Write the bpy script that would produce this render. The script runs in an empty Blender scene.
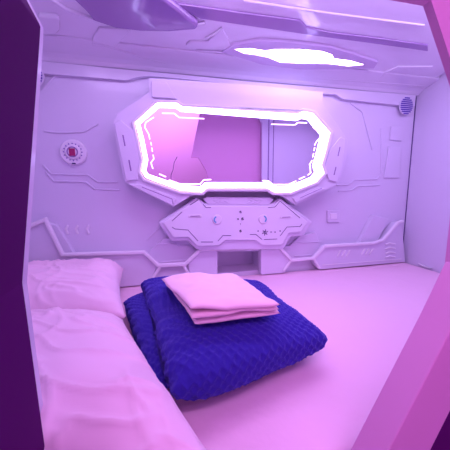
import bpy, bmesh, math, random
from mathutils import Vector, Matrix, noise
from mathutils.geometry import tessellate_polygon
random.seed(4)
SC = bpy.context.scene
COL = SC.collection

# ------------------------------------------------------------------ camera
XA = Vector((1111, -46, 262.5)).normalized()
YA = Vector((-63.5, -36.5, 262.5)); YA = (YA - XA * YA.dot(XA)).normalized()
DA = YA.cross(XA)
if DA.y < 0: DA = -DA
FPX = 262.5
CAM = Vector((-.431, -1.4, .993))
def ray(u, v):
    r = Vector((u - 225, v - 225, FPX))
    return Vector((r.dot(XA), r.dot(YA), -r.dot(DA)))
def onY(u, v, y):
    r = ray(u, v); return CAM + r * ((y - CAM.y) / r.y)
def onX(u, v, x):
    r = ray(u, v); return CAM + r * ((x - CAM.x) / r.x)
def onZ(u, v, z):
    r = ray(u, v); return CAM + r * ((z - CAM.z) / r.z)
cd = bpy.data.cameras.new('camera'); co = bpy.data.objects.new('camera', cd); COL.objects.link(co)
cd.sensor_width = 36; cd.lens = FPX / 450 * 36; cd.clip_start = .02
rt = Vector((XA.x, YA.x, -DA.x)); up = Vector((-XA.y, -YA.y, DA.y)); fw = Vector((XA.z, YA.z, -DA.z))
co.matrix_world = Matrix(((rt.x, up.x, -fw.x, CAM.x), (rt.y, up.y, -fw.y, CAM.y), (rt.z, up.z, -fw.z, CAM.z), (0, 0, 0, 1)))
SC.camera = co
# ------------------------------------------------------------------ light, exposure
SC.view_settings.view_transform = 'Standard'; SC.view_settings.look = 'None'
SC.view_settings.gamma = 1; SC.view_settings.use_curve_mapping = False
SC.view_settings.exposure = 0.08
w = bpy.data.worlds.new('world'); SC.world = w; w.use_nodes = True
w.node_tree.nodes['Background'].inputs[0].default_value = (.25, .08, .6, 1)
w.node_tree.nodes['Background'].inputs[1].default_value = .05
LED_COL = (.50, .45, 1.0); LED_STR = 6.5
REFL_STR = 11.0
def area(name, loc, target, size, power, col):
    l = bpy.data.lights.new(name, 'AREA'); l.shape = 'RECTANGLE'; l.size, l.size_y = size; l.energy = power; l.color = col
    o = bpy.data.objects.new(name, l); COL.objects.link(o); o.location = loc
    o.rotation_euler = (Vector(target) - Vector(loc)).to_track_quat('-Z', 'Y').to_euler(); return o
area('corridor_light', (-.75, -2.0, 2.2), (.2, -1.0, .5), (1.2, .6), 13, (1, .38, 1.0))      # pink lamp of the corridor
area('corridor_wall_fill', (-.2, -2.2, 2.44), (-.2, -2.7, 1.3), (1.6, .3), 24, (.85, .44, 1))   # added unseen fill, brightening the corridor wall seen in the mirror
area('pod_fill_light', (.10, -.56, 1.68), (.12, -.2, .6), (1.9, .2), 11, (.72, .50, 1.0))   # added unseen fill under the pod ceiling, brightening the walls evenly

# ------------------------------------------------------------------ materials
def mat(name, col, rough=.5, coat=0, bump=None, emit=None, metal=0, sheen=0, streak=None, ridged=False, spec=.5):
    m = bpy.data.materials.new(name); m.use_nodes = True; nt = m.node_tree
    b = nt.nodes['Principled BSDF']; b.inputs['Base Color'].default_value = (*col, 1); b.inputs['Roughness'].default_value = rough
    b.inputs['Metallic'].default_value = metal; b.inputs['Coat Weight'].default_value = coat; b.inputs['Coat Roughness'].default_value = .08
    if sheen: b.inputs['Sheen Weight'].default_value = sheen; b.inputs['Sheen Roughness'].default_value = .4; b.inputs['Sheen Tint'].default_value = (*[min(1, c * 1.5 + .15) for c in col], 1)
    if emit: b.inputs['Emission Color'].default_value = (*emit[0], 1); b.inputs['Emission Strength'].default_value = emit[1]
    tc = nt.nodes.new('ShaderNodeTexCoord')
    n = nt.nodes.new('ShaderNodeTexNoise'); n.inputs['Scale'].default_value = bump[0] if bump else 60; n.inputs['Detail'].default_value = 4
    nt.links.new(tc.outputs['Object'], n.inputs['Vector'])
    if streak:
        mp = nt.nodes.new('ShaderNodeMapping'); mp.inputs['Scale'].default_value = streak
        nt.links.new(tc.outputs['Object'], mp.inputs['Vector']); nt.links.new(mp.outputs['Vector'], n.inputs['Vector'])
    if ridged: n.noise_type = 'RIDGED_MULTIFRACTAL'; n.inputs['Detail'].default_value = 1.5; n.inputs['Distortion'].default_value = .6
    b.inputs['Specular IOR Level'].default_value = spec
    bp = nt.nodes.new('ShaderNodeBump'); bp.inputs['Strength'].default_value = bump[1] if bump else .01; bp.inputs['Distance'].default_value = bump[2] if bump else .001
    nt.links.new(n.outputs['Fac'], bp.inputs['Height']); nt.links.new(bp.outputs['Normal'], b.inputs['Normal'])
    return m
M = {
 'wall': mat('moulded_white_plastic', (.76, .73, .88), .38, .25, (6, .15, .002)),
 'ceil': mat('gloss_white_plastic', (.80, .78, .90), .14, .9, (1.0, .5, .006), streak=(1.2, 9, 9)),
 'lilac': mat('lilac_marks_and_shade', (.34, .22, .48), .18, .8, (1.0, .4, .006), streak=(1.2, 6, 6)),  # lilac for slots and lines; on the ceiling hull and groove it paints shade
 'white': mat('white_plastic', (.88, .86, .93), .35, .2),
 'console': mat('console_plastic', (.86, .86, .95), .3, .2),
 'line': mat('printed_dark_line', (.10, .05, .22), .5),
 'dark': mat('dark_slot', (.03, .01, .12), .6),
 'vent': mat('vent_mesh', (.10, .04, .42), .6),
 'mirror': mat('mirror_glass', (.93, .86, .95), .015, 0, (1, 0, .001), metal=1),
 'led': mat('led_tube', (1, 1, 1), .4, emit=(LED_COL, LED_STR)),
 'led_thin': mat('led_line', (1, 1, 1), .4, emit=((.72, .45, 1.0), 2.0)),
 'led_reflection': mat('led_reflection_glow', (1, 1, 1), .4, emit=((.62, .48, 1.0), REFL_STR)),  # emission stands in for the LED strip mirrored in the ceiling
 'linen': mat('pink_cotton', (.93, .66, .80), .85, 0, (1.0, .9, .010), sheen=.15, streak=(4.0, 9.0, 5.0), ridged=True),
 'sheet': mat('pink_bed_sheet', (.93, .63, .80), .8, 0, (9, .5, .012), sheen=.2),
 'towel': mat('salmon_pink_cotton', (.95, .68, .78), .9, 0, (1.0, .7, .006), sheen=.2, streak=(9, 14, 9), ridged=True),
 'blue': mat('royal_blue_fleece', (.026, .012, .33), .9, 0, (420, .8, .003), sheen=.8),
 'ceiling_pocket': mat('pocket_plastic', (.60, .50, .72), .2, .6),
 'shell': mat('entrance_shell_plastic', (.74, .36, .64), .5, 0),
 'shell_shade': mat('entrance_shell_shade', (.095, .004, .12), .8, 0, spec=.1),  # shell side away from the light, shade put into the base colour
 'roomw': mat('corridor_wall_paint', (.80, .60, .86), .8),
 'roomf': mat('corridor_floor_vinyl', (.30, .12, .28), .5),
 'red': mat('red_button', (.42, .02, .14), .4),
 'teal': mat('teal_print', (.12, .45, .68), .5),
}
# ------------------------------------------------------------------ helpers
def link(name, bm, m, parent=None, smooth=False, bevel=0, seg=2):
    bmesh.ops.recalc_face_normals(bm, faces=bm.faces)
    me = bpy.data.meshes.new(name); bm.to_mesh(me); bm.free(); me.materials.append(m)
    o = bpy.data.objects.new(name, me); COL.objects.link(o)
    if parent: o.parent = parent
    for p in me.polygons: p.use_smooth = smooth
    if bevel:
        b = o.modifiers.new('bevel', 'BEVEL'); b.width = bevel; b.segments = seg; b.limit_method = 'ANGLE'; b.angle_limit = math.radians(25)
    return o
def tag(o, label, cat, group=None):
    o['label'] = label; o['category'] = cat
    if group: o['group'] = group
    return o
def thing(name, label, cat, group=None):
    o = bpy.data.objects.new(name, None); o.empty_display_size = .05; COL.objects.link(o)
    return tag(o, label, cat, group)
def struct(o): o['kind'] = 'structure'; return o
def add_box(bm, a, b):
    vs = [bm.verts.new((x, y, z)) for x in (a[0], b[0]) for y in (a[1], b[1]) for z in (a[2], b[2])]
    for f in ((0, 1, 3, 2), (4, 6, 7, 5), (0, 4, 5, 1), (2, 3, 7, 6), (0, 2, 6, 4), (1, 5, 7, 3)): bm.faces.new([vs[i] for i in f])
def add_solid(bm, loops, off):
    """loops: lists of Vectors (first outer, others holes); extruded by off (Vector or function)"""
    tris = tessellate_polygon(loops)
    flat = [p for l in loops for p in l]
    f = off if callable(off) else (lambda p: off)
    A = [bm.verts.new(p) for p in flat]; B = [bm.verts.new(p + f(p)) for p in flat]
    for t in tris:
        try: bm.faces.new([A[i] for i in t]); bm.faces.new([B[i] for i in reversed(t)])
        except ValueError: pass
    k = 0
    for l in loops:
        n = len(l)
        for i in range(n):
            a, b = k + i, k + (i + 1) % n
            bm.faces.new([A[a], A[b], B[b], B[a]])
        k += n
    # drop the triangulation so bevels stay clean
    bmesh.ops.dissolve_limit(bm, angle_limit=.01, verts=bm.verts, edges=bm.edges)
def wallplate(bm, px, y, depth, holes=()):
    """front outline given on plane y, extruded back by depth"""
    loops = [[onY(u, v, y) for u, v in px]] + [[onY(u, v, y) for u, v in h] for h in holes]
    add_solid(bm, loops, Vector((0, depth, 0)))
def add_ribbon(bm, pts, wid, nrm, h, closed=False, taper=.65):
    """flat bar along pts lying in the plane with normal nrm(s); h thick, chamfered top"""
    n = len(pts); rows = []
    for i, p in enumerate(pts):
        N = nrm(p) if callable(nrm) else nrm
        a = pts[i - 1] if (i > 0 or closed) else None; b = pts[(i + 1) % n] if (i < n - 1 or closed) else None
        d1 = (p - a).normalized() if a is not None else None; d2 = (b - p).normalized() if b is not None else None
        if d1 is None: d1 = d2
        if d2 is None: d2 = d1
        s1 = N.cross(d1).normalized(); s2 = N.cross(d2).normalized(); s = (s1 + s2)
        if s.length < 1e-4: s = s1.copy()
        s.normalize(); s = s / max(.5, s.dot(s1))
        hw = wid / 2
        rows.append([bm.verts.new(q) for q in (p - s * hw, p - s * hw * taper + N * h, p + s * hw * taper + N * h, p + s * hw)])
    m = n if closed else n - 1
    for i in range(m):
        r, q = rows[i], rows[(i + 1) % n]
        for k in range(4):
            bm.faces.new([r[k], r[(k + 1) % 4], q[(k + 1) % 4], q[k]])
    if not closed:
        bm.faces.new(rows[0]); bm.faces.new(list(reversed(rows[-1])))
NW = Vector((0, -1, 0))
def rib(bm, px, y, wid, h, closed=False): add_ribbon(bm, [onY(u, v, y) for u, v in px], wid, NW, h, closed)
def add_disc(bm, c, r, axis, h, seg=32, r2=None):
    axis = Vector(axis).normalized(); q = axis.to_track_quat('Z', 'Y'); c = Vector(c); r2 = r if r2 is None else r2
    A = [bm.verts.new(c + q @ Vector((r * math.cos(t), r * math.sin(t), 0))) for t in [2 * math.pi * k / seg for k in range(seg)]]
    B = [bm.verts.new(c + q @ Vector((r2 * math.cos(t), r2 * math.sin(t), h))) for t in [2 * math.pi * k / seg for k in range(seg)]]
    bm.faces.new(A); bm.faces.new(list(reversed(B)))
    for k in range(seg): bm.faces.new([A[k], A[(k + 1) % seg], B[(k + 1) % seg], B[k]])
def box_obj(name, a, b, m, parent=None, bevel=0):
    bm = bmesh.new(); add_box(bm, a, b); return link(name, bm, m, parent, bevel=bevel)

XL, XR, ZB = -1.16, 1.13, .5
YF, YI = -1.06, -1.02
# ceiling profile, far to near
PROF = [(.0, 1.570), (-.05, 1.578), (-.30, 1.640), (-.62, 1.712), (YF, 1.72)]
def onC(u, v):
    r = ray(u, v)
    for i in range(len(PROF) - 1):
        (y0, z0), (y1, z1) = PROF[i], PROF[i + 1]
        k = (z1 - z0) / (y1 - y0)
        # CAM.z + t rz = z0 + k (CAM.y + t ry - y0)
        t = (z0 + k * (CAM.y - y0) - CAM.z) / (r.z - k * r.y)
        p = CAM + r * t
        if y1 - 1e-6 <= p.y <= y0 + 1e-6: return p
    return CAM + r * t
def nC(p):
    for i in range(len(PROF) - 1):
        (y0, z0), (y1, z1) = PROF[i], PROF[i + 1]
        if y1 - 1e-6 <= p.y <= y0 + 1e-6:
            return Vector((0, (z1 - z0), -(y1 - y0))).normalized() * -1 if False else Vector((0, (z1 - z0) / (y0 - y1) * -1, -1)).normalized()
    return Vector((0, 0, -1))

# ------------------------------------------------------------------ structure: the pod
# back wall with a storage niche below the console
n0 = onY(217.5, 250, 0); n1 = onY(261, 272, 0)
nx0, nx1, nz1 = n0.x, n1.x, n0.z
nz0 = .515
bm = bmesh.new()
R = lambda x0, x1, z0, z1: [Vector((x0, 0, z0)), Vector((x1, 0, z0)), Vector((x1, 0, z1)), Vector((x0, 0, z1))]
add_solid(bm, [R(XL, XR, .28, 1.66), R(nx0, nx1, nz0, nz1)], Vector((0, .03, 0)))
for a, b in (((nx0 - .01, .03, nz0 - .01), (nx0, .14, nz1 + .01)), ((nx1, .03, nz0 - .01), (nx1 + .01, .14, nz1 + .01)),
             ((nx0, .03, nz0 - .01), (nx1, .14, nz0)), ((nx0, .03, nz1), (nx1, .14, nz1 + .01)), ((nx0 - .01, .14, nz0 - .01), (nx1 + .01, .15, nz1 + .01))):
    add_box(bm, a, b)
struct(link('wall_back', bm, M['wall']))
struct(box_obj('wall_left', (XL - .03, YF, .28), (XL, .03, 1.76), M['wall']))
bm = bmesh.new(); add_box(bm, (XR, YF, .28), (XR + .03, .03, 1.76))
struct(link('wall_right', bm, M['wall']))
# ceiling
bm = bmesh.new()
NX = 2
rows = []
for (y, z) in PROF:
    rows.append([bm.verts.new((XL, y, z)), bm.verts.new((XR, y, z))])
top = [[bm.verts.new((XL, y, 1.78)), bm.verts.new((XR, y, 1.78))] for (y, z) in PROF]
for i in range(len(PROF) - 1):
    bm.faces.new([rows[i][0], rows[i][1], rows[i + 1][1], rows[i + 1][0]]); bm.faces.new([top[i][0], top[i][1], top[i + 1][1], top[i + 1][0]])
    for s in (0, 1): bm.faces.new([rows[i][s], rows[i + 1][s], top[i + 1][s], top[i][s]])
bm.faces.new([rows[0][0], rows[0][1], top[0][1], top[0][0]]); bm.faces.new([rows[-1][0], rows[-1][1], top[-1][1], top[-1][0]])
struct(link('ceiling', bm, M['ceil'], bevel=.03, seg=4))
struct(box_obj('floor', (-3.2, -3.4, -.05), (2.6, .2, 0), M['roomf']))
# dark seam in the right corner
struct(box_obj('trim_1', (XR - .004, -.004, .5), (XR, 0, 1.56), M['line']))
# front wall: outer pink face, inner white face with a wider opening, rim at the left
outer = [(25, 0), (40, 28), (39, 45), (22, 282), (45, 450), (60, 560), (378, 560), (412, 500), (434, 359), (451, 208), (451, 90), (423, 6), (389, 0)]
OP = [onY(u, v, YF) for u, v in outer] + [Vector((-.02, YF, 1.67)), Vector((-.56, YF, 1.67)), Vector((-.64, YF, 1.50))]
fr = bmesh.new()
big = [Vector((XL, YF, 1.80)), Vector((XL, YF, .0)), Vector((XR, YF, .0)), Vector((XR, YF, 1.80))]
add_solid(fr, [big, OP], Vector((0, -.012, 0)))
wf = struct(link('wall_front', fr, M['shell']))
IL = [onY(u, v, YI) for u, v in [(28, -1), (43.5, 28), (43, 45), (27, 282), (50, 450)]]
IR = .52
IL[4].z = .505
fi = bmesh.new()
bigi = [Vector((XL, YI, .505)), IL[4], IL[3], IL[2], IL[1], IL[0], Vector((-.66, YI, 1.52)), Vector((-.58, YI, 1.66)), Vector((IR - .08, YI, 1.66)), Vector((IR, YI, 1.56)), Vector((IR + .01, YI, .505)), Vector((XR, YI, .505)), Vector((XR, YI, 1.71)), Vector((XL, YI, 1.71))]
add_solid(fi, [bigi], Vector((0, -.02, 0)))
wi = struct(link('wall_front', fi, M['wall'], wf))
for x0, x1, z0, z1 in ((IR + .06, IR + .068, .51, 1.70), (IR + .11, IR + .114, .51, 1.70)):
    struct(box_obj('trim_21', (x0, YI, z0), (x1, YI + .006, z1), M['lilac']))
rv = bmesh.new()
a = [rv.verts.new(p) for p in OP[0:5]]; b = [rv.verts.new(p - Vector((0, .02, 0))) for p in IL]
for i in range(4): rv.faces.new([a[i], a[i + 1], b[i + 1], b[i]])
struct(link('trim_2', rv, M['white']))
# deep dark reveal left of the entrance, running towards the corridor; its unlit shade is put into the colour
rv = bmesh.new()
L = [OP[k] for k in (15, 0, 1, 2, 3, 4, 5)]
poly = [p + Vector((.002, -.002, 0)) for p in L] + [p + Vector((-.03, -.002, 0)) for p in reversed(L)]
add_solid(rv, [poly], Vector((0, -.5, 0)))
struct(link('trim_3', rv, M['shell_shade'], bevel=.002))
# slanted corridor-side brace at the lower right of the entrance
yb = -1.12
bm = bmesh.new()
wallplate(bm, [(452, 328), (389, 450), (365, 497), (395, 520), (431, 450), (470, 372), (500, 300), (480, 270)], yb, .05)
struct(link('trim_4', bm, M['shell'], bevel=.002))
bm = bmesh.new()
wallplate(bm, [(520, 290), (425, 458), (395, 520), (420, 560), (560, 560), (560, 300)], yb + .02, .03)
struct(link('trim_5', bm, M['shell_shade'], bevel=.002))
# corridor
struct(box_obj('wall_corridor', (-3.2, -2.85, 0), (2.6, -2.8, 2.5), M['roomw']))
struct(box_obj('wall_corridor_left', (-3.25, -3.4, 0), (-3.2, -1.0, 2.5), M['roomw']))
struct(box_obj('wall_corridor_right', (2.6, -3.4, 0), (2.65, -1.0, 2.5), M['roomw']))
struct(box_obj('ceiling_corridor', (-3.2, -3.4, 2.5), (2.6, -1.0, 2.55), M['roomw']))

# ---- trim on the back wall: skirting slabs, ribs, embossed panels
YS = -.05
sk = [[(5, 236), (27, 228), (46, 221), (63, 256), (144, 253), (157, 266), (151, 292), (150, 310), (5, 330)],
      [(188, 264), (201, 250), (217.5, 250), (217.5, 300), (197, 300), (190, 277)],
      [(261, 249), (278, 248), (291, 260), (285, 270), (285, 300), (261, 300)],
      [(324, 247), (372, 244), (382, 241), (397, 223), (402, 222), (402, 300), (318, 300), (317, 267), (313, 259)]]
for k, s in enumerate(sk):
    bm = bmesh.new(); lp_ = [onY(u, v, YS) for u, v in s]
    for q in lp_: q.z = max(q.z, .503 + .0001 * (q.x > 0)); q.x = min(q.x, XR - .001)
    add_solid(bm, [lp_], Vector((0, .05, 0)))
    struct(link('trim_6', bm, M['wall'], bevel=.005, seg=2))
# back plates of the recessed hexagons
bm = bmesh.new()
wallplate(bm, [(146, 257), (158, 268), (186, 266), (200, 252), (280, 251), (293, 262), (314, 260), (322, 249), (316, 232), (300, 236), (290, 246), (196, 249), (186, 240), (165, 238), (150, 250)], -.02, .02)
struct(link('trim_7', bm, M['wall'], bevel=.004))
bm = bmesh.new()
rib(bm, [(10, 236), (27, 227), (46, 219.5), (63, 254.5), (144, 252), (158, 265), (185, 264), (200, 249.5), (240, 248), (279, 247), (291, 260), (313, 258), (324, 246), (372, 243), (382, 240), (397, 222.5), (402, 221)], YS, .022, .016)
rib(bm, [(150, 282), (160, 267)], YS, .018, .012); rib(bm, [(183, 265), (192, 279)], YS, .018, .012)
rib(bm, [(291, 260), (283, 271)], YS, .018, .012); rib(bm, [(313, 258), (319, 268)], YS, .018, .012)
struct(link('trim_8', bm, M['white'], bevel=.004, smooth=False))
bm = bmesh.new()      # fine ribs
for p in ([(156, 244.5), (176, 243.5), (180, 246.5), (200, 245.5)], [(160, 262), (186, 260)], [(292, 243), (322, 241.5)], [(294, 256), (312, 254.5)],
          [(130, 279.5), (152, 278.5)]):
    rib(bm, p, -.02, .008, .005)
for p in ([(43, 165), (52, 174), (88, 175), (98, 182), (118, 182)], [(46, 172), (54, 181), (86, 182), (95, 189), (120, 190)], [(42, 90), (58, 73)], [(44, 131), (60, 133), (84, 132), (98, 124)],
          [(336, 185), (349, 184.5), (354, 180), (377, 179), (381, 173), (381, 128)], [(338, 191), (352, 190), (357, 186), (380, 185)],
          [(147, 240), (160, 226)], [(350, 103), (362, 112), (372, 150)]):
    rib(bm, p, 0, .009, .006)
struct(link('trim_9', bm, M['wall'], bevel=.002))
bm = bmesh.new()      # embossed panels on the right, and a plate shaped after reflected light
wallplate(bm, [(391, 126), (404, 127), (402, 141), (390, 140)], -.008, .008)
wallplate(bm, [(389, 146), (402, 147), (400, 178), (384, 178)], -.008, .008)
wallplate(bm, [(356, 249), (374, 215), (389, 219), (374, 249)], -.03, .03)  # slanted plate added in the shape of a reflected light patch
struct(link('trim_10', bm, M['wall'], bevel=.004))
bm = bmesh.new(); wallplate(bm, [(46, 222), (56, 225), (74, 254), (63, 256)], -.035, .035)
struct(link('trim_22', bm, M['wall'], bevel=.006))
bm = bmesh.new()      # slash ornaments pressed in the skirting
for x in (337, 341.5, 346): rib(bm, [(x, 256.5), (x + 3.5, 250)], YS, .010, .007)
for x in (361, 365, 369): rib(bm, [(x, 254.5), (x + 3.5, 248.5)], YS, .010, .007)
for z in (244.5, 249, 253.5, 257.5): rib(bm, [(385, z), (389, z - 1.5), (395, z - .5)], YS, .010, .007)
rib(bm, [(322, 265), (401, 259)], YS, .006, .005)
for x in (68, 78, 89): rib(bm, [(x, 225), (x - 2, 229), (x, 234)], 0, .012, .006)
struct(link('trim_11', bm, M['white'], bevel=.002))
# cove lip above the wall
bm = bmesh.new()
wallplate(bm, [(20, 58), (52, 62), (110, 68), (180, 74.5), (250, 81.5), (330, 88), (402, 94), (416, 95), (415, 106), (398, 105), (380, 103), (343, 99), (336, 94.5), (322, 93.5), (250, 86), (180, 78.5), (150, 76), (138, 77), (126, 80), (90, 77), (40, 73), (20, 71)], -.022, .022)
struct(link('trim_12', bm, M['wall'], bevel=.006, seg=3))
bm = bmesh.new()
def xbar(bm, prof):
    vs0 = [bm.verts.new((XL, y, z)) for y, z in prof]; vs1 = [bm.verts.new((XR, y, z)) for y, z in prof]
    bm.faces.new(vs0); bm.faces.new(list(reversed(vs1)))
    for i in range(len(prof)): bm.faces.new([vs0[i], vs0[(i + 1) % len(prof)], vs1[(i + 1) % len(prof)], vs1[i]])
xbar(bm, [(0, 1.545), (-.018, 1.545), (-.034, 1.560), (-.055, 1.570), (-.14, 1.594), (-.14, 1.62), (0, 1.62)])
struct(link('trim_13', bm, M['ceil'], bevel=.004, seg=3))

# ---- ceiling relief
def cplate(bm, px, h, holes=()):
    loops = [[onC(u, v) for u, v in px]] + [[onC(u, v) for u, v in q] for q in holes]
    add_solid(bm, [[p + Vector((0, .0, .004)) for p in l] for l in loops], Vector((0, 0, -h - .004)))
def crib(bm, px, wid, h): add_ribbon(bm, [onC(u, v) for u, v in px], wid, lambda p: Vector((0, -.25, -1)).normalized(), h)
def ceiling_piece(name, px, h, m, bevel=.008):
    bm = bmesh.new(); cplate(bm, px, h); return struct(link(name, bm, M[m], bevel=bevel, seg=3))
ceiling_piece('trim_14', [(60, -20), (150, -20), (176, 0), (199, 19), (196, 24), (178, 25.5), (146, 25), (112, 21), (92, 14), (86, 5)], .026, 'lilac', .014)  # hull's shade painted in by the darker lilac
ceiling_piece('trim_15', [(38, 12), (58, 13), (60, 17), (60, 27), (56, 31), (34, 33)], .014, 'ceil')
ceiling_piece('trim_16', [(99, 26), (127, 27), (130, 30), (122, 38), (115, 46), (91, 44), (93, 36)], .008, 'ceil', .004)
ceiling_piece('trim_17', [(186, 44), (190, 40), (208, 40), (216, 33), (222, 27), (228, 38), (232, 48), (226, 48.5), (200, 48)], .006, 'ceil', .003)
ceiling_piece('trim_18', [(165, -2), (176, 2), (240, 11), (300, 19), (307, 26), (330, 31), (380, 37), (428, 44), (428, 50), (380, 43), (320, 35), (240, 23), (200, 17)], .007, 'lilac', .005)  # groove band, its shade painted in by the same lilac
bm = bmesh.new()
crib(bm, [(243, 0), (290, 7), (330, 13), (424, 25)], .010, .006)
crib(bm, [(42, -8), (66, 8), (100, 21), (150, 27), (178, 28), (205, 22)], .012, .010)
crib(bm, [(92, 40), (112, 46), (140, 55), (180, 65), (205, 68.5), (219, 69.5), (224, 71), (250, 72), (300, 76), (330, 78), (402, 83), (425, 85)], .012, .010)
crib(bm, [(50, 44), (90, 47), (112, 50), (150, 60)], .008, .006)
crib(bm, [(376, 80), (384, 72), (398, 66), (432, 66)], .010, .008)
crib(bm, [(196, 50), (234, 52), (262, 61), (300, 69), (380, 72)], .008, .006)
crib(bm, [(205, 38), (216, 32), (222, 27)], .006, .009)
struct(link('trim_19', bm, M['ceil'], bevel=.002))

# ------------------------------------------------------------------ bed
def grid_box(name, x0, x1, y0, y1, z0, z1, m, rr=.03, nx=90, ny=50, f=None):
    bm = bmesh.new()
    prof = []
    g = {}
    for i in range(nx + 1):
        for j in range(ny + 1):
            x = x0 + (x1 - x0) * i / nx; y = y0 + (y1 - y0) * j / ny
            e = min(x - x0, x1 - x, y - y0, y1 - y)
            dz = 0 if e > rr else -(rr - math.sqrt(max(0, rr * rr - (rr - e) ** 2)))
            g[i, j] = bm.verts.new((x, y, z1 + dz + (f(x, y) if f and e > rr * .5 else 0)))
    for i in range(nx):
        for j in range(ny): bm.faces.new([g[i, j], g[i + 1, j], g[i + 1, j + 1], g[i, j + 1]])
    ring = [g[i, 0] for i in range(nx)] + [g[nx, j] for j in range(ny)] + [g[i, ny] for i in range(nx, 0, -1)] + [g[0, j] for j in range(ny, 0, -1)]
    low = [bm.verts.new((v.co.x, v.co.y, z0)) for v in ring]
    n = len(ring)
    for i in range(n): bm.faces.new([ring[i], ring[(i + 1) % n], low[(i + 1) % n], low[i]])
    bm.faces.new(low)
    return link(name, bm, m, smooth=True)
def wr(x, y):
    return .004 * noise.noise(Vector((x * 3, y * 3, 2))) + .0015 * noise.noise(Vector((x * 9 + y * 4, y * 14, 5)))
bed = thing('mattress', 'wide mattress under a smooth pink fitted sheet filling the pod floor', 'mattress')
sh = grid_box('fitted_sheet', XL + .004, XR - .004, YF + .014, -.004, .36, .497, M['sheet'], .02, 110, 60, wr); sh.parent = bed
box_obj('mattress_core', (XL + .008, YF + .02, .30), (XR - .008, -.008, .365), M['white'], bed)
struct(box_obj('trim_20', (XL, YF + .014, 0), (XR, .0, .30), M['shell']))      # bed base

def pillow(name, cor, zc, h, label, seed):
    cv = [Vector((x, y, 0)) for x, y in cor]; ctr = sum(cv, Vector()) / 4
    hx = ((cv[1] - cv[0]).length + (cv[2] - cv[3]).length) / 4; hy = ((cv[3] - cv[0]).length + (cv[2] - cv[1]).length) / 4
    n = 110; bm = bmesh.new(); G = {}
    for s in (1, -1):
        for i in range(n + 1):
            for j in range(n + 1):
                a = -1 + 2 * i / n; b = -1 + 2 * j / n
                if s == -1 and (i in (0, n) or j in (0, n)): G[s, i, j] = G[1, i, j]; continue
                pin = 1 - .07 * (1 - abs(a) ** 2.2) * abs(b) ** 6; pin2 = 1 - .07 * (1 - abs(b) ** 2.2) * abs(a) ** 6
                x = a * hx * pin2; y = b * hy * pin
                ea = (1 - abs(a) ** 3.0); eb = (1 - abs(b) ** 3.0)
                t = max(0, ea * eb) ** .5
                z = s * h * t
                if s == 1:
                    P = Vector((a * hx * 7, b * hy * 7, seed))
                    z += t * (.020 * noise.noise(P * .6) + .009 * noise.noise(P * 1.7))
                    # radiating creases from the edges plus long soft folds
                    rg = 1 - abs(noise.noise(Vector((a * hx * 7 + .9 * noise.noise(P), b * hy * 24 + a * 1.5 + 1.2 * noise.noise(P * .8), seed + 3))))
                    z += .013 * (rg ** 9 - .2) * t * (.5 + .5 * max(abs(a), abs(b)) ** 2)
                    rg = 1 - abs(noise.noise(Vector((a * hx * 12 + 1.5 * noise.noise(P), b * hy * 5 + a * 2, seed + 9))))
                    z += .006 * (rg ** 9 - .2) * t
                U = (x / hx + 1) / 2; V = (y / hy + 1) / 2
                pp = cv[0] * (1 - U) * (1 - V) + cv[1] * U * (1 - V) + cv[2] * U * V + cv[3] * (1 - U) * V - ctr
                G[s, i, j] = bm.verts.new((pp.x, pp.y, z))
    for s in (1, -1):
        for i in range(n):
            for j in range(n):
                q = [G[s, i, j], G[s, i + 1, j], G[s, i + 1, j + 1], G[s, i, j + 1]]
                bm.faces.new(q)
    o = link(name, bm, M['linen'], smooth=True)
    o.location = (ctr.x, ctr.y, zc)
    return tag(o, label, 'pillow')
pillow('pillow', [(-1.12, -.60), (-.55, -.60), (-.625, -.08), (-1.12, -.05)], .606, .104, 'plump pink pillow against the moulded back wall, farther of the two', 3.1)
pillow('pillow', [(-1.02, -1.0), (-.33, -1.17), (-.56, -.605), (-1.10, -.61)], .603, .105, 'large creased pink pillow in the left foreground beside the blue blanket', 7.7)

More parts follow.
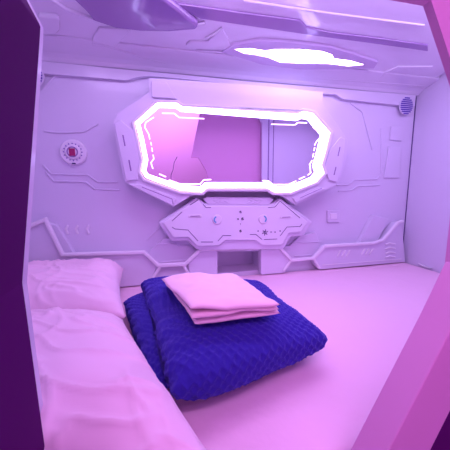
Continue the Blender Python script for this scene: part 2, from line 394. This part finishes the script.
# ---- blue blanket: rounded folded layers with a waffle weave
def soft_block(name, corners, z0, z1, m, parent, rx=.5, n1=240, n2=260, waffle=.0065, cell=.0175, shear=(0, 0), seed=1, power=3.2, sag=0, drop=0, ridge=0):
    """closed rounded cushion over a quadrilateral footprint [(x,y)*4] between z0 and z1"""
    c = [Vector((x, y, 0)) for x, y in corners]
    L1 = ((c[1] - c[0]).length + (c[2] - c[3]).length) / 2; L2 = ((c[3] - c[0]).length + (c[2] - c[1]).length) / 2
    bm = bmesh.new(); G = {}; i_v = {}
    H = (z1 - z0) / 2; zc = (z0 + z1) / 2
    # param: s around the section (x-z loop), t along depth
    for j in range(n2 + 1):
        t = -1 + 2 * j / n2
        et = (1 - abs(t) ** power) ** (1 / power)
        for i in range(n1):
            th = 2 * math.pi * i / n1
            cs, sn = math.cos(th), math.sin(th)
            e = 2 / power
            a = math.copysign(abs(cs) ** e, cs); b = math.copysign(abs(sn) ** e, sn)
            # superellipsoid remap of t for even spacing
            tt = math.copysign(1 - (1 - abs(t)) ** 1.35, t)
            ett = max(1e-3, (1 - abs(tt) ** power)) ** (1 / power)
            aa = a * (1 - .10 * (1 - ett)); U = (aa * (.55 + .45 * ett ** .5) + 1) / 2 if False else (aa + 1) / 2
            V = (tt + 1) / 2
            p = c[0] * (1 - U) * (1 - V) + c[1] * U * (1 - V) + c[2] * U * V + c[3] * (1 - U) * V
            z = zc + b * H * ett; z = z0 + (z - z0) * (1 - drop * V ** 2)
            i_v[(i, j)] = V; G[i, j] = bm.verts.new((p.x + shear[0] * b, p.y + shear[1] * b, z + sag * (U - .5)))
    for j in range(n2):
        for i in range(n1):
            k = (i + 1) % n1
            bm.faces.new([G[i, j], G[k, j], G[k, j + 1], G[i, j + 1]])
    bm.faces.new([G[i, 0] for i in range(n1)]); bm.faces.new([G[i, n2] for i in range(n1)])
    bmesh.ops.recalc_face_normals(bm, faces=bm.faces); bm.normal_update()
    # arclength coordinates for the weave
    new = []
    per = [0]
    jm = n2 // 2
    for i in range(n1): per.append(per[-1] + (G[i, jm].co - G[(i + 1) % n1, jm].co).length)
    for (i, j), v in G.items():
        s = per[i]; tlen = 0
        q = v.co
        F = lambda a, b: -abs(math.sin(math.pi * (a + b) / cell / 1.414) * math.sin(math.pi * (a - b) / cell / 1.414)) ** .7
        N = v.normal; wv = F(q.x, q.y) * N.z ** 2 + F(q.x, q.z) * N.y ** 2 + F(q.y, q.z) * N.x ** 2
        soft = noise.noise(q * 6 + Vector((seed, 0, 0))) * .012 + noise.noise(q * 13 + Vector((0, seed, 0))) * .004
        if ridge: soft += ridge * max(0, 1 - i_v[(i, j)] * 4.5) * math.sin(2 * math.pi * (q.y + .5 * q.x) / .052)
        new.append((v, v.co + v.normal * (waffle * wv + soft)))
    for v, p in new: v.co = p
    return link(name, bm, m, parent, smooth=True)
BZ = .508
bl = thing('blanket', 'folded royal blue waffle fleece blanket lying on the pink sheet', 'blanket')
soft_block('folded_body', [(-.42, -.935), (-.535, -.25), (-.04, -.38), (-.005, -.825)], BZ, .668, M['blue'], bl, seed=2, power=2.9, drop=.16, ridge=.003)
soft_block('side_fold', [(-.475, -.86), (-.600, -.33), (-.44, -.26), (-.36, -.84)], BZ, .595, M['blue'], bl, n1=180, n2=110, seed=8, power=2.3, ridge=.0035)

# ---- pink folded cloth on top
def cloth_layer(name, px, z, th, parent, seed):
    q = [onZ(u, v, z) for u, v in px]; n = 44; bm = bmesh.new(); G = {}
    for s in (1, -1):
        for i in range(n + 1):
            for j in range(n + 1):
                if s == -1 and (i in (0, n) or j in (0, n)): G[s, i, j] = G[1, i, j]; continue
                U, V = i / n, j / n
                p = q[0] * (1 - U) * (1 - V) + q[1] * U * (1 - V) + q[2] * U * V + q[3] * (1 - U) * V
                ea = 1 - abs(2 * U - 1) ** 14; eb = 1 - abs(2 * V - 1) ** 14
                t = max(0, ea * eb) ** .5
                wv = .014 * noise.noise(p * 7 + Vector((seed, 0, 0))) + .004 * noise.noise(Vector((p.x * 10, p.y * 26, seed))) + .003 * noise.noise(p * 30)
                G[s, i, j] = bm.verts.new((p.x + .004 * noise.noise(p * 12), p.y + .004 * noise.noise(p * 12 + Vector((9, 0, 0))), z + wv + s * th / 2 * t))
    for s in (1, -1):
        for i in range(n):
            for j in range(n): bm.faces.new([G[s, i, j], G[s, i + 1, j], G[s, i + 1, j + 1], G[s, i, j + 1]])
    return link(name, bm, M['towel'], parent, smooth=True)
cl = thing('folded_sheet', 'salmon pink cotton sheet folded flat on top of the blue blanket', 'folded sheet')
cloth_layer('bottom_layer', [(196, 322), (280, 313), (236, 277), (165, 281)], 0.680, .020, cl, 3)
cloth_layer('middle_layer', [(193, 318), (279, 309), (237, 275), (164, 279)], 0.696, .018, cl, 8)
cloth_layer('top_layer', [(192, 312), (280, 304), (234, 274), (162, 278)], 0.712, .016, cl, 12)

# ------------------------------------------------------------------ wall mirror with LED frame
YM = -.100
mr = thing('mirror', 'octagonal wall mirror in a moulded white frame with a glowing light strip', 'mirror')
strip = [(158, 106), (176, 106), (181, 109.5), (298, 117), (304, 114.5), (312, 116), (327, 133), (323, 150), (318.5, 165), (321, 172), (315, 179), (290, 189), (275, 189), (269, 185), (206, 185), (201, 189), (181, 188), (147, 176), (144, 171), (146, 160), (142, 140), (138, 124)]
def inset(px, d, c=(232, 148)):
    # miter offset towards the inside
    n = len(px); out = []
    for i in range(n):
        a, b, e = Vector(px[i - 1]), Vector(px[i]), Vector(px[(i + 1) % n])
        d1 = (b - a).normalized(); d2 = (e - b).normalized()
        n1 = Vector((-d1.y, d1.x)); n2 = Vector((-d2.y, d2.x)); s = (n1 + n2).normalized(); s = s / max(.6, s.dot(n1))
        out.append((b.x + s.x * d, b.y + s.y * d))
    return out
hole = inset(strip, -3.4)
outf = [(149, 78), (149, 92), (117, 114), (113, 123), (117, 148), (125, 182), (134, 187), (173, 207), (190, 196.5), (206, 191.5), (272, 192), (284, 197), (296, 205), (326, 190), (338, 184), (345, 165), (348, 140), (345, 136), (323, 105), (323, 92), (250, 85), (168, 79)]
bm = bmesh.new(); wallplate(bm, outf, YM, .100, [hole]); link('frame', bm, M['wall'], mr, bevel=.008, seg=3)
bm = bmesh.new(); wallplate(bm, inset(strip, -6.3), YM - .012, .012, [hole]); link('inner_frame', bm, M['white'], mr, bevel=.005, seg=2)
wings = [[(114, 123), (120, 120), (137, 133), (139, 150), (140, 165), (138, 180), (126, 181), (119, 148)],
         [(345, 139), (341, 137), (330, 150), (325, 166), (329, 180), (337, 182), (343, 165)],
         [(128, 184), (140, 184), (176, 198), (173, 206)], [(296, 203), (293, 198), (318, 187), (325, 189)],
         [(151, 80), (166, 81), (177, 99), (152, 97)]]
for wgi in wings:
    bm = bmesh.new(); wallplate(bm, wgi, YM - .010, .010); link('frame_panel', bm, M['wall'], mr, bevel=.003)
for p in ([(123, 135), (125, 146)], [(129, 160), (131, 171)], [(340, 147), (338, 156)], [(336, 167), (334, 175)]):
    bm = bmesh.new(); rib(bm, p, YM - .010, .006, .002); link('frame_slot', bm, M['lilac'], mr)
for p in ([(142, 187), (172, 199), (173, 204)], [(300, 198), (322, 188)]):
    bm = bmesh.new(); rib(bm, p, YM - .010, .003, .001); link('frame_line', bm, M['lilac'], mr)
bm = bmesh.new(); rib(bm, strip, YM + .014, .030, .016, True); link('light_strip', bm, M['led'], mr, bevel=.004)
# mirror glass, slightly toed in
g = [onY(u, v, -.085) for u, v in inset(strip, -5)]
cx = sum(p.x for p in g) / len(g); TH = math.radians(1.8)
bm = bmesh.new()
g2 = [Vector((p.x, -.085 + (p.x - cx) * math.tan(TH), p.z)) for p in g]
add_solid(bm, [g2], Vector((0, .006, 0))); link('mirror_glass', bm, M['mirror'], mr)
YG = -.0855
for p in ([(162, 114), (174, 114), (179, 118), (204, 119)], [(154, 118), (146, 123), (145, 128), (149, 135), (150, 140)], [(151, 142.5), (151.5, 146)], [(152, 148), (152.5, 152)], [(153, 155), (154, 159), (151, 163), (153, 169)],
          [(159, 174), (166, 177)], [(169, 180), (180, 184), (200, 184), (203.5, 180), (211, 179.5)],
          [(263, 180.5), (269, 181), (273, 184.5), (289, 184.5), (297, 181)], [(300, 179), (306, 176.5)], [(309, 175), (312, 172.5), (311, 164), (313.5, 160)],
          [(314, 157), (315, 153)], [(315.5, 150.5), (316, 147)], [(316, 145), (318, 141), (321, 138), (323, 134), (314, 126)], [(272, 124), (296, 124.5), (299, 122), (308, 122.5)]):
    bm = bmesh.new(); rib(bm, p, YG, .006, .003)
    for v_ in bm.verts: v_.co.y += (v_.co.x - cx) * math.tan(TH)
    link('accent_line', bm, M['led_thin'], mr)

bm = bmesh.new(); rib(bm, [(171, 182), (171, 175), (173, 170), (174, 163), (177, 157)], YG, .0025, .001); ck = link('dark_line', bm, M['line'], mr)  # thin dark line laid on the glass
for v_ in ck.data.vertices: v_.co.y += (v_.co.x - cx) * math.tan(TH)
# ------------------------------------------------------------------ control console
YC = -.09
cn = thing('control_panel', 'white angular control console on the back wall below the mirror', 'control panel')
face = [(198, 199), (204, 206), (274, 206), (280, 199), (308, 222), (301, 232), (289, 233), (282, 245), (262, 245), (255, 240), (226, 240), (219, 245.5), (197, 246), (188, 237), (173, 237), (163, 223)]
bm = bmesh.new(); wallplate(bm, [(197, 197.5), (206, 203.5), (272, 203.5), (280.5, 198), (313, 222), (304, 236), (291, 237), (284, 249), (197, 250), (187, 241), (171, 241), (158, 223)], YC + .012, .076)
link('housing', bm, M['wall'], cn, bevel=.010, seg=3)
bm = bmesh.new(); wallplate(bm, face, YC, .013); link('face_plate', bm, M['console'], cn, bevel=.004, seg=2)
bm = bmesh.new(); wallplate(bm, [(207, 197), (270, 197.5), (274, 199.5), (269, 205), (208, 204.5), (203, 199)], YC + .008, .05); link('chevron_panel', bm, M['wall'], cn, bevel=.004)
for x, s in ((216, 1), (221, 1), (226, 1), (250, -1), (255, -1), (260, -1)): 
    bm = bmesh.new(); rib(bm, [(x + 3 * s, 198), (x - 2 * s, 200.5), (x + 3 * s, 203)], YC + .008, .004, .003); link('chevron', bm, M['wall'], cn)
for p in ([(172, 221), (182, 212)], [(190, 205), (198, 200)], [(172, 227), (175, 229), (188, 230), (198, 241)], [(201, 242), (213, 242)], [(218, 241), (223, 235.5), (231, 235.5)],
          [(250, 234.5), (256, 234.5), (262, 239.5)], [(264, 239.5), (277, 239)], [(280, 236), (287, 227), (300, 226.5), (302, 224)], [(203, 204), (206, 207.5), (211, 207.5)], [(268, 207.5), (275, 207), (280, 201)],
          [(280, 201), (300, 218)]):
    bm = bmesh.new(); rib(bm, p, YC, .0032, .0012); link('printed_line', bm, M['line'], cn)
def ring(bm, c, r0, r1, h, a0=0, a1=360, seg=24):
    P = []
    n = seg
    for k in range(n + 1):
        t = math.radians(a0 + (a1 - a0) * k / n); P.append(((c.x + r0 * math.cos(t)), (c.z + r0 * math.sin(t)), (c.x + r1 * math.cos(t)), (c.z + r1 * math.sin(t))))
    for k in range(n):
        A, B = P[k], P[k + 1]
        v = [bm.verts.new((x, y, z)) for y in (c.y, c.y - h) for x, z in ((A[0], A[1]), (A[2], A[3]), (B[2], B[3]), (B[0], B[1]))]
        for f in ((0, 1, 2, 3), (7, 6, 5, 4), (0, 4, 5, 1), (1, 5, 6, 2), (2, 6, 7, 3), (3, 7, 4, 0)): bm.faces.new([v[i] for i in f])
for (u, v, s) in ((217, 219.5, 1), (263, 219, -1)):
    c = onY(u, v, YC); bm = bmesh.new(); add_disc(bm, c, .026, (0, -1, 0), .006, 32, .023); d = link('dial', bm, M['white'], cn, smooth=False, bevel=.001)
    bm = bmesh.new(); ring(bm, c + Vector((0, -.006, 0)), .012, .019, .0015, 110 if s > 0 else -60, 250 if s > 0 else 80); link('teal_arc', bm, M['teal'], d)
for (u, v) in ((195, 216), (286, 217)):
    a = onY(u, v, YC); bm = bmesh.new(); add_box(bm, (a.x - .034, YC - .003, a.z - .006), (a.x + .034, YC, a.z + .006)); b_ = link('slot_cover', bm, M['white'], cn, bevel=.002)
    bm = bmesh.new(); add_box(bm, (a.x - .024, YC - .0045, a.z - .0015), (a.x + .024, YC - .003, a.z + .0015)); link('slot', bm, M['lilac'], b_)
for (u, v, wd, hg) in ((240.5, 212, .012, .012), (238, 219, .008, .006), (242.5, 218.8, .014, .008), (240.5, 224, .004, .004), (240.5, 231, .012, .012), (265, 232.5, .016, .018)):
    a = onY(u, v, YC); bm = bmesh.new()
    ring(bm, Vector((a.x, YC, a.z)), wd * .28, wd * .5, .002, 40, 400 if wd < .01 else 360, 12)
    add_box(bm, (a.x - .0014, YC - .002, a.z - .001), (a.x + .0014, YC, a.z + hg * .55))
    link('icon', bm, M['dark'], cn)
bm = bmesh.new()
a = onY(265, 232.5, YC)
for k in range(6):
    t = k * math.pi / 3 + .3; p = a + Vector((math.cos(t) * .009, 0, math.sin(t) * .009)); q = a + Vector((math.cos(t) * .017, 0, math.sin(t) * .017))
    add_ribbon(bm, [p, q], .004, NW, .002)
link('icon', bm, M['dark'], cn)
for u, v in ((258, 231), (271, 232), (275, 232), (280, 231)):
    a = onY(u, v, YC); bm = bmesh.new(); add_disc(bm, a, .0035, (0, -1, 0), .002, 10); link('indicator', bm, M['line'], cn)

# ------------------------------------------------------------------ round alarm on the left
c = onY(74, 152.5, 0)
al = thing('alarm_button', 'round white alarm with a small red centre on the left of the back wall', 'alarm')
bm = bmesh.new(); add_disc(bm, c, .060, (0, -1, 0), .016, 40, .055); link('base', bm, M['white'], al, bevel=.003)
bm = bmesh.new(); add_disc(bm, c + Vector((0, -.016, 0)), .036, (0, -1, 0), .008, 32, .030); link('dome', bm, M['white'], al, bevel=.002)
bm = bmesh.new()
for k in range(16):
    t = 2 * math.pi * k / 16; d = Vector((math.cos(t), 0, math.sin(t)))
    add_ribbon(bm, [c + Vector((0, -.016, 0)) + d * .036, c + Vector((0, -.016, 0)) + d * .041], .004, NW, .003)
link('vent_slot', bm, M['vent'], al)
bm = bmesh.new(); ring(bm, c + Vector((0, -.024, 0)), .019, .024, .002, 0, 360); link('ring', bm, M['lilac'], al)
bm = bmesh.new(); add_box(bm, (c.x - .013, -.029, c.z - .018), (c.x + .012, -.024, c.z + .015)); link('button', bm, M['red'], al, bevel=.002)
bm = bmesh.new(); add_box(bm, (c.x - .008, -.0185, c.z - .055), (c.x + .008, -.014, c.z - .049)); link('indicator', bm, M['dark'], al)

# ------------------------------------------------------------------ round grilles
def grille(u, v, label):
    c = onY(u, v, -.022); c.y = -.022
    g_ = thing('speaker_grille', label, 'speaker grille')
    bm = bmesh.new(); add_disc(bm, c, .052, (0, -1, 0), .004, 36, .050); link('plate', bm, M['wall'], g_, bevel=.001)
    bm = bmesh.new()
    for k in range(9):
        z = (k - 4) * .0112; hw = math.sqrt(max(0, .049 ** 2 - z * z)) * .92
        for (x0, x1) in ((-hw, hw),):
            add_box(bm, (c.x + x0, c.y - .006, c.z + z - .0033), (c.x + x1, c.y - .003, c.z + z + .0033))
    link('slot', bm, M['vent'], g_)
grille(406, 106, 'round dark slotted speaker grille high in the right corner')
grille(31, 75, 'round slotted speaker grille high on the left, mostly behind the entrance edge')
# blank square cover
bm = bmesh.new(); wallplate(bm, [(327.5, 210.5), (340, 210.5), (339.5, 222), (327.5, 222.5)], -.010, .010); cp = link('cover_plate', bm, M['wall'], None, bevel=.003)
tag(cp, 'small blank square cover plate on the wall right of the console', 'cover plate')
bm = bmesh.new(); wallplate(bm, [(330.5, 213.5), (337, 213.5), (337, 219), (330.5, 219)], -.014, .006); link('cover_inset', bm, M['white'], cp, bevel=.002)
# small clip on right wall
p = onX(426, 269, XR)
bm = bmesh.new()
tri = [Vector((XR, p.y + .05, p.z + .025)), Vector((XR, p.y - .03, p.z - .012)), Vector((XR, p.y - .045, p.z - .03)), Vector((XR, p.y + .02, p.z - .022))]
for v in tri: v.z = max(v.z, .505)
add_solid(bm, [tri], Vector((-.014, 0, 0)))
tag(link('wall_clip', bm, M['white'], None, bevel=.003), 'small white wedge clip low on the right wall at the mattress edge', 'clip')

# ------------------------------------------------------------------ glowing patch added for the light strip's reflection in the ceiling
lp = thing('ceiling_reflection', 'bright elongated angular patch added as the reflection of the light strip in the glossy moulded ceiling', 'painted reflection')
led_reflection = [(234, 46.5), (250, 45.5), (266, 48), (274, 46.5), (300, 46.5), (322, 48.5), (332, 52), (334, 56), (350, 58), (365, 62.5), (348, 64), (328, 61.5), (300, 61), (280, 60), (268, 55), (256, 52.5), (244, 51)]
pocket = [(222, 50), (232, 43), (258, 38), (275, 38.5), (300, 41), (330, 44.5), (352, 51), (378, 60), (374, 66), (340, 67), (300, 67), (262, 62), (240, 55)]
bm = bmesh.new(); cplate(bm, pocket, .012, [led_reflection]); link('ceiling_pocket', bm, M['ceiling_pocket'], lp, bevel=.006, seg=3)
bm = bmesh.new(); cplate(bm, led_reflection, .010); link('reflection_glow', bm, M['led_reflection'], lp, bevel=.003)
